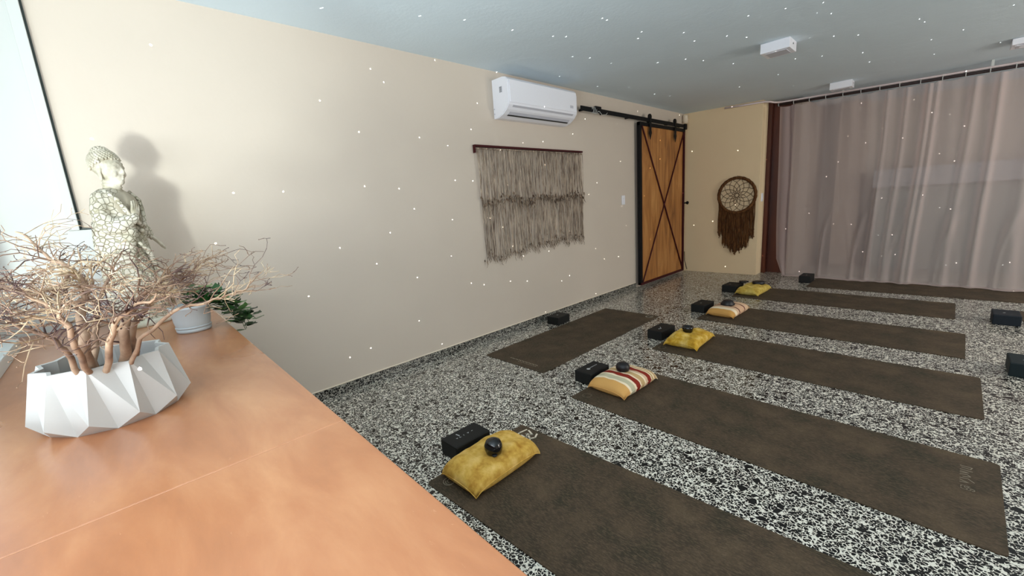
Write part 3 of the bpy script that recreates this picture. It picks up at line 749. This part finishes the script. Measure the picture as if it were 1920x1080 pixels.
# ------------------------------------------------------------------ dry branches in the planter
br = thing('dry_branch_arrangement', 'bare pale twiggy branches spreading out of the white planter', 'branches', PC+Vector((0, 0, .1)))
random.seed(21)
tw = B(); O = PC+Vector((0, 0, .1))
def L_(p): return Vector(p)-O
def rnd(): return Vector((random.gauss(0, 1), random.gauss(0, 1), random.gauss(0, 1)))
nseg = [0]
def twig(p, d, length, r, lvl):
    pts = [p.copy()]; n = max(3, int(length/.022)); d = d.normalized(); rs = [r]
    for k in range(n):
        d = (d+rnd()*.36); d.z = d.z*.8-(.12 if p.z > 1.13 else 0); d.normalize()
        p = p+d*(length/n); pts.append(p.copy()); rs.append(max(r*(1-.5*(k+1)/n), .0006))
        if lvl > 0 and k >= 0 and random.random() < (.60 if lvl > 1 else .40):
            side = rnd(); side = (side-d*side.dot(d)).normalized()
            twig(p, (d*.75+side*.85), length*random.uniform(.35, .65), rs[-1]*.72, lvl-1)
    if nseg[0] < 60000:
        tube(tw, [L_(q) for q in pts], rs, 4 if r < .0025 else 5); nseg[0] += n
        if lvl == 0:
            for q in pts[1::2]: ball(tw, L_(q)+rnd()*.0004, .0012, 0)
limbs = [  # (pixel, depth) control points, radii
 ([(162, 690, .90), (158, 640, .90), (152, 600, .91), (150, 570, .92), (163, 548, .93), (150, 518, .93), (128, 514, .92), (108, 545, .90), (92, 560, .88)], .013),
 ([(163, 548, .93), (150, 520, .935), (128, 500, .95), (100, 490, .96), (72, 465, .97), (45, 440, .98)], .0085),
 ([(150, 690, .88), (120, 655, .86), (88, 632, .84), (50, 618, .82), (10, 600, .80)], .008),
 ([(215, 660, .93), (232, 620, .93), (240, 585, .95), (262, 560, .97), (292, 535, 1.0), (325, 510, 1.03)], .014),
 ([(240, 655, .95), (250, 610, .97), (275, 575, 1.0), (310, 548, 1.04), (345, 520, 1.07), (375, 495, 1.1)], .010),
 ([(222, 672, .91), (262, 635, .92), (305, 600, .94), (345, 575, .96), (392, 566, .98), (430, 552, 1.0), (462, 542, 1.02), (478, 522, 1.03)], .0062),
 ([(170, 690, .95), (178, 630, 1.0), (182, 575, 1.04), (200, 530, 1.08), (215, 495, 1.1)], .010),
 ([(160, 690, .86), (140, 650, .84), (130, 610, .82), (100, 580, .80), (60, 560, .78), (20, 545, .77)], .008),
 ([(190, 680, .90), (205, 640, .86), (220, 600, .84), (250, 575, .82), (290, 560, .80)], .009),
 ([(170, 690, .93), (140, 625, .98), (110, 590, 1.02), (60, 560, 1.06), (10, 540, 1.1)], .009),
]
for pts, r in limbs:
    P = [at(*p) for p in pts]
    # bring the root into the planter opening
    P[0] = Vector((min(max(P[0].x, PC.x-.06), PC.x+.07), min(max(P[0].y, PC.y-.07), PC.y+.07), O.z+.0)) if pts[0][1] > 650 else P[0]
    fine = []
    for i in range(len(P)-1):
        for k in range(4):
            f = k/4; q = P[i].lerp(P[i+1], f); fine.append(q+(rnd()*.0022 if 0 < k else Vector((0, 0, 0))))
    fine.append(P[-1]); n = len(fine)
    rs = [.82*r*(1-.72*k/(n-1)) for k in range(n)]
    bm = B(); tube(bm, [L_(q) for q in fine], rs, 8); obj('branch', bm, M_bark, br, True)
    for i in range(3, n):
        d0 = (fine[i]-fine[i-1]).normalized()
        m_ = 2 if i > n*.35 else (1 if random.random() < .6 else 0)
        for q in range(m_):
            if random.random() < (.60 if r < .007 else .12): continue
            s_ = rnd(); s_ = (s_-d0*s_.dot(d0)).normalized()
            if s_.z < -.2: s_.z *= -.6
            out = (fine[i]-O); out.z *= .3; out.normalize()
            twig(fine[i], d0*.5+s_*.8+out*.35, random.uniform(.055, .135), min(rs[i]*.38+.0002, .0022), 2)
    twig(fine[-1], fine[-1]-fine[-2], .07, rs[-1]*.9, 1)
o = obj('twigs', tw, M_twig, br); o['kind'] = 'stuff'

# ------------------------------------------------------------------ potted trailing plant
pp = thing('potted_trailing_plant', 'small pale grey-blue pot with a trailing leafy green plant', 'plant', (.68, .205, .80))
bm = B(); lathe(bm, [(0, 0), (.058, 0), (.062, .004), (.063, .014), (.060, .016), (.061, .022), (.066, .05), (.071, .100), (.0755, .104), (.0755, .113), (.070, .113), (.066, .100), (.0, .098)], 36); obj('pot', bm, M_pot, pp, True)
bm = B(); lathe(bm, [(.0605, .018), (.0645, .019), (.0650, .024), (.0620, .026)], 36); obj('rim_band', bm, M_pot, pp, True)
bm = B(); lathe(bm, [(0, .101), (.066, .101)], 20); obj('soil', bm, M_soil, pp)
lbm = B(); n = 6; Ls = .042
cent = [lbm.verts.new((0, Ls*k/n, -.004*math.sin(PI*k/n)+.001*k)) for k in range(n+1)]
for sgn in (-1, 1):
    e = [lbm.verts.new((sgn*Ls*.42*math.sin(PI*(k/n)**.8), Ls*k/n, .003*math.sin(PI*k/n))) for k in range(1, n)]
    seq = [cent[0]]+e+[cent[n]]
    for k in range(n):
        q = [cent[k], cent[k+1], seq[k+1], seq[k]]
        q2 = []
        for v in q:
            if v not in q2: q2.append(v)
        if len(q2) > 2: lbm.faces.new(q2 if sgn < 0 else q2[::-1])
lme = D.meshes.new('leaf'); lbm.to_mesh(lme); lbm.free(); lme.materials.append(M_leaf)
for p_ in lme.polygons: p_.use_smooth = True
random.seed(4); nl = 0
stems = [((.0, .02, .10), (.05, .07, .15), (.07, .13, .12), (.08, .17, .06), (.085, .19, .0)),
         ((.0, .0, .10), (-.02, .04, .17), (-.03, .08, .17), (-.02, .13, .13)),
         ((.02, .02, .10), (.02, .06, .16), (.03, .12, .14), (.05, .16, .09), (.05, .175, .03), (.055, .18, -.03)),
         ((-.01, .0, .10), (.03, -.01, .15), (.04, .02, .18)),
         ((.02, .02, .10), (.04, .09, .12), (.06, .15, .09), (.10, .19, .05), (.13, .21, .02)),
         ((-.02, .02, .10), (-.04, .05, .15), (-.05, .10, .13), (-.04, .14, .08), (-.03, .16, .02)),
         ((.02, .03, .10), (.03, .08, .10), (.05, .13, .06), (.055, .16, .0)),
         ((.0, .03, .10), (.0, .08, .14), (.01, .13, .10), (.02, .165, .04), (.03, .18, -.04))]
for s_ in stems:
    P = [Vector(p) for p in s_]; bm = B(); tube(bm, P, .0014, 5); obj('stem', bm, M_stem, pp)
    for i in range(len(P)-1):
        for k in range(8):
            f = (k+.5)/8; q = P[i].lerp(P[i+1], f)
            if i == 0 and k < 2: continue
            o = D.objects.new('leaf', lme); C.objects.link(o); o.parent = pp
            d = rnd(); d.z = abs(d.z)*.3-.15; d.normalize()
            o.location = q+d*.004+rnd()*.006; o.rotation_mode = 'QUATERNION'; o.rotation_quaternion = d.to_track_quat('Y', 'Z'); s1 = random.uniform(.8, 1.25); o.scale = (s1, s1, s1)

# ------------------------------------------------------------------ statue
SB = Vector((.25, .062, .80)); ST = math.radians(52)
st = thing('stone_statue', 'weathered stone statue of a standing robed figure with curled hair', 'statue', SB, ST)
def remesh(bm, name, vox, m, parent, smooth_it=3):
    me = D.meshes.new(name); bm.to_mesh(me); bm.free(); o = D.objects.new(name, me); C.objects.link(o)
    r = o.modifiers.new('r', 'REMESH'); r.mode = 'VOXEL'; r.voxel_size = vox; r.use_smooth_shade = True
    s_ = o.modifiers.new('s', 'SMOOTH'); s_.factor = .5; s_.iterations = smooth_it
    dg = bpy.context.evaluated_depsgraph_get(); me2 = D.meshes.new_from_object(o.evaluated_get(dg)); o.modifiers.clear(); o.data = me2; D.meshes.remove(me)
    me2.name = name; me2.materials.clear(); me2.materials.append(m)
    for p in me2.polygons: p.use_smooth = True
    o.parent = parent; return o
bm = B()
# robe body: ellipse sections with drape folds
secs = [(0, .100, .125), (.02, .104, .130), (.10, .100, .132), (.20, .096, .132), (.30, .088, .124), (.38, .080, .116), (.45, .076, .112), (.51, .074, .112), (.55, .066, .106), (.578, .052, .088), (.595, .036, .050)]
rings = []
ng = 72
for z, rx, ry in secs:
    row = []
    for k in range(ng):
        a = 2*PI*k/ng; fold = 1+(.035*math.sin(a*9+z*5)+.02*math.sin(a*5-z*8))*max(0, 1-z/.42)
        row.append(bm.verts.new((rx*math.cos(a)*fold-.006, .86*ry*math.sin(a)*fold, z)))
    rings.append(row)
for a, b in zip(rings, rings[1:]):
    for k in range(ng): bm.faces.new((a[k], a[(k+1) % ng], b[(k+1) % ng], b[k]))
bm.faces.new(rings[0][::-1]); bm.faces.new(rings[-1])
# right arm bent to the chest (statue's own right = -y)
def limb(pts, rs, seg=14):
    P = [Vector(p) for p in pts]; f = []; R2 = []
    for i in range(len(P)-1):
        for k in range(6): f.append(P[i].lerp(P[i+1], k/6)); R2.append(rs[i]+(rs[i+1]-rs[i])*k/6)
    f.append(P[-1]); R2.append(rs[-1]); tube(bm, f, R2, seg)
    for p, r in zip(P, rs): ball(bm, p, r, 2)
limb([(-.005, -.070, .553), (.0, -.092, .50), (.015, -.098, .44), (.062, -.082, .435), (.096, -.045, .468)], [.032, .034, .038, .034, .022])
limb([(-.005, .070, .553), (.0, .086, .49), (.01, .090, .44), (.032, .096, .405), (.045, .104, .388)], [.032, .034, .034, .028, .016])
robe_o = remesh(bm, 'robed_body', .0055, M_robe, st, 3)
# sleeve drapes
def sheet(rows, th=.007):
    bm = B(); g = [[bm.verts.new(p) for p in r] for r in rows]
    for a, b in zip(g, g[1:]):
        for i in range(len(a)-1): bm.faces.new((a[i], a[i+1], b[i+1], b[i]))
    bmesh.ops.recalc_face_normals(bm, faces=bm.faces); bmesh.ops.solidify(bm, geom=bm.faces[:], thickness=th); return bm
rows = []
for j in range(13):
    f = j/12; row = []
    for i in range(9):
        g_ = i/8; x = -.03+.14*g_*(1-.25*f); y = -.112+.05*g_**1.5-.008*math.sin(g_*9+f*3); z = .46-.035*g_-(.27*f)*(1-.35*g_**2)
        row.append((x, y-.012*math.sin(f*PI), z))
    rows.append(row)
obj('sleeve', sheet(rows), M_robe, st, True)
rows = [[(-.03+.06*(i/6), .084+.010*math.sin(i+f_*3)-.02*(1-i/6), .43-.04*(i/6)-.18*f_*(1-.4*(i/6))) for i in range(7)] for f_ in [k/8 for k in range(9)]]
obj('sleeve', sheet(rows), M_robe, st, True)
# diagonal robe edge and crossing fold
obj('robe_edge', tube(B(), [(.02, -.07, .585), (.060, -.066, .545), (.074, -.048, .50), (.082, -.016, .455), (.086, .02, .425)], [.008, .010, .010, .010, .008], 8), M_robe, st, True)
obj('robe_edge', tube(B(), [(.02, .07, .585), (.058, .066, .545), (.072, .052, .50), (.082, .035, .455), (.086, .02, .425)], [.007, .008, .008, .008, .007], 8), M_robe, st, True)
obj('robe_fold', tube(B(), [(.10, -.055, .365), (.098, -.01, .33), (.100, .03, .22), (.098, .07, .14), (.085, .10, .06)], [.006, .011, .012, .012, .008], 8), M_robe, st, True)
obj('robe_fold', tube(B(), [(.096, -.07, .30), (.104, -.03, .20), (.106, .01, .11), (.10, .05, .03)], [.006, .010, .011, .007], 8), M_robe, st, True)
# bare chest
bm = B(); ball(bm, (.026, .0, .515), 1, 3, (.056, .072, .072)); obj('bare_chest', bm, M_stonedark, st, True)
obj('necklace', tube(B(), [(.045, -.048, .555), (.068, -.034, .50), (.076, .0, .462), (.068, .034, .50), (.045, .048, .555)], .0035, 6), M_stone, st, True)
obj('pendant', ball(B(), (.083, .004, .412), .010, 2), M_stone, st, True)
# hands
def hand(base, d, n_, name, label=None, curl=.3, L=.052, side=1):
    d = Vector(d).normalized(); n_ = Vector(n_).normalized(); s_ = d.cross(n_).normalized(); bm = B(); b0 = Vector(base)
    rot = Matrix((d, s_, n_)).transposed()
    ball(bm, b0+d*.018, 1, 2, (.024, .018, .009), rot)
    for i, (o_, l_) in enumerate(((-.0135, .85), (-.0045, 1.0), (.0045, .95), (.0135, .75))):
        p = b0+d*.030+s_*o_; pts = [p-d*.012]; dd = d.copy()
        for k in range(3): dd = (dd-n_*curl*.4).normalized(); p = p+dd*L*.30*l_; pts.append(p.copy())
        tube(bm, pts, [.0056, .0054, .0048, .0036], 8); ball(bm, pts[-1], .0036, 1)
    p = b0+d*.004+s_*side*.015; pts = [p]; dd = (d*.6+s_*side*.8).normalized()
    for k in range(2): p = p+dd*.015; pts.append(p.copy()); dd = (dd+d*.4-n_*.1).normalized()
    tube(bm, pts, [.0065, .0058, .0042], 8); ball(bm, pts[-1], .0042, 1)
    return remesh(bm, name, .0018, M_stone, st, 1)
hand((.098, -.044, .468), (.10, .35, .95), (.95, -.25, .0), 'hand', side=-1)
hand((.045, .104, .388), (.32, .55, -.72), (.25, .30, .9), 'hand', side=-1, curl=.15, L=.06)
# head
bm = B(); hc = Vector((.010, 0, .672))
ball(bm, hc, 1, 3, (.056, .052, .060)); ball(bm, (.020, 0, .650), 1, 3, (.044, .042, .046)); ball(bm, (.040, 0, .622), 1, 2, (.022, .024, .018))
ball(bm, (-.004, 0, .690), 1, 3, (.060, .056, .052))
tube(bm, [(0, 0, .575), (0, 0, .60), (.004, 0, .64)], [.040, .032, .034], 20)
for z in (.598, .610): tube(bm, [(.003+.034*math.cos(a*PI/12), .034*math.sin(a*PI/12), z) for a in range(24+1)], .0045, 8, False)
ball(bm, (.066, 0, .655), 1, 2, (.010, .010, .009)); tube(bm, [(.058, 0, .684), (.064, 0, .672), (.070, 0, .658)], [.0045, .006, .008], 10)
for s_ in (-1, 1):
    ball(bm, (.064, s_*.009, .653), 1, 2, (.006, .005, .005)); ball(bm, (.052, s_*.022, .677), 1, 2, (.010, .013, .0075)); ball(bm, (.046, s_*.026, .652), 1, 2, (.014, .014, .016))
    tube(bm, [(.060, s_*.008, .690), (.059, s_*.018, .694), (.052, s_*.030, .690)], [.003, .0035, .002], 8)
    ball(bm, (.002, s_*.056, .668), 1, 2, (.012, .005, .022)); ball(bm, (.004, s_*.057, .640), 1, 2, (.009, .005, .022))
tube(bm, [(.054, -.016, .639), (.064, 0, .641), (.054, .016, .639)], [.002, .0045, .002], 8); tube(bm, [(.054, -.012, .633), (.062, 0, .632), (.054, .012, .633)], [.002, .005, .002], 8)
hd = remesh(bm, 'head', .0026, M_stone, st, 2); hd.scale = (.90, .92, 1.02); hd.location = (.004, 0, -.010)
for s_ in (-1, 1): obj('closed_eyelid', tube(B(), [(.061, s_*.012, .675), (.0615, s_*.021, .672), (.055, s_*.032, .676)], [.0010, .0016, .0008], 6), M_stonedark, hd, True)
bm = B()
for k in range(330):
    z_ = 1-1.35*(k+.5)/330; q_ = math.sqrt(max(0, 1-z_*z_)); a = k*2.39996
    dx, dy, dz = q_*math.cos(a), q_*math.sin(a), z_
    p = Vector((-.006+.061*dx, .060*dy, .692+.058*dz))
    if dx > .30 and p.z < .708: continue
    if dx > -.05 and p.z < .690: continue
    if abs(dx+.2) < .3 and p.z < .680: continue
    ball(bm, p, .0072, 1)
for k in range(70):
    z_ = 1-(k+.5)/70; q_ = math.sqrt(max(0, 1-z_*z_)); a = k*2.39996
    ball(bm, (-.012+.039*q_*math.cos(a), .039*q_*math.sin(a), .728+.032*z_), .0068, 1)
ball(bm, (-.012, 0, .728), 1, 2, (.039, .039, .031))
o = obj('hair_curls', bm, M_stone, hd, True); o['kind'] = 'stuff'
sk = .842/.79
st.scale = (1.0, 1.0, sk)
bm = B(); lathe(bm, [(0, 0), (.115, 0), (.118, .006), (.116, .02), (.105, .026), (0, .026)], 40, (0, 0, 0), 1, 1.2); obj('plinth', bm, M_stone, st, True)

# ------------------------------------------------------------------ party-light specks thrown round the room by a small star projector out of view
l = D.lights.new('star_projector_light', 'POINT'); l.energy = 3600; l.shadow_soft_size = 0; l.color = (1, .97, .92); l.use_nodes = True
nt_ = l.node_tree; em = nt_.nodes['Emission']; tc = nt_.nodes.new('ShaderNodeTexCoord'); vo = nt_.nodes.new('ShaderNodeTexVoronoi'); vo.voronoi_dimensions = '2D'; vo.inputs['Scale'].default_value = 9.5; vo.inputs['Randomness'].default_value = .85
lt = nt_.nodes.new('ShaderNodeMath'); lt.operation = 'LESS_THAN'; lt.inputs[1].default_value = .0125
nrm = nt_.nodes.new('ShaderNodeVectorMath'); nrm.operation = 'NORMALIZE'
nt_.links.new(tc.outputs['Normal'], nrm.inputs[0]); s3 = nt_.nodes.new('ShaderNodeSeparateXYZ'); at2 = nt_.nodes.new('ShaderNodeMath'); at2.operation = 'ARCTAN2'; cx = nt_.nodes.new('ShaderNodeCombineXYZ')
nt_.links.new(nrm.outputs[0], s3.inputs[0]); nt_.links.new(s3.outputs[1], at2.inputs[0]); nt_.links.new(s3.outputs[0], at2.inputs[1]); nt_.links.new(at2.outputs[0], cx.inputs[0]); nt_.links.new(s3.outputs[2], cx.inputs[1]); nt_.links.new(cx.outputs[0], vo.inputs['Vector']); nt_.links.new(vo.outputs['Distance'], lt.inputs[0]); sp = nt_.nodes.new('ShaderNodeSeparateXYZ'); gt = nt_.nodes.new('ShaderNodeMath'); gt.operation = 'GREATER_THAN'; gt.inputs[1].default_value = -.27
mu = nt_.nodes.new('ShaderNodeMath'); mu.operation = 'MULTIPLY'
nt_.links.new(nrm.outputs[0], sp.inputs[0]); nt_.links.new(sp.outputs[2], gt.inputs[0]); nt_.links.new(gt.outputs[0], mu.inputs[0]); nt_.links.new(lt.outputs[0], mu.inputs[1]); nt_.links.new(mu.outputs[0], em.inputs['Strength'])
lo_ = D.objects.new('star_projector_light', l); C.objects.link(lo_); lo_.location = (3.3, 2.6, 1.0)
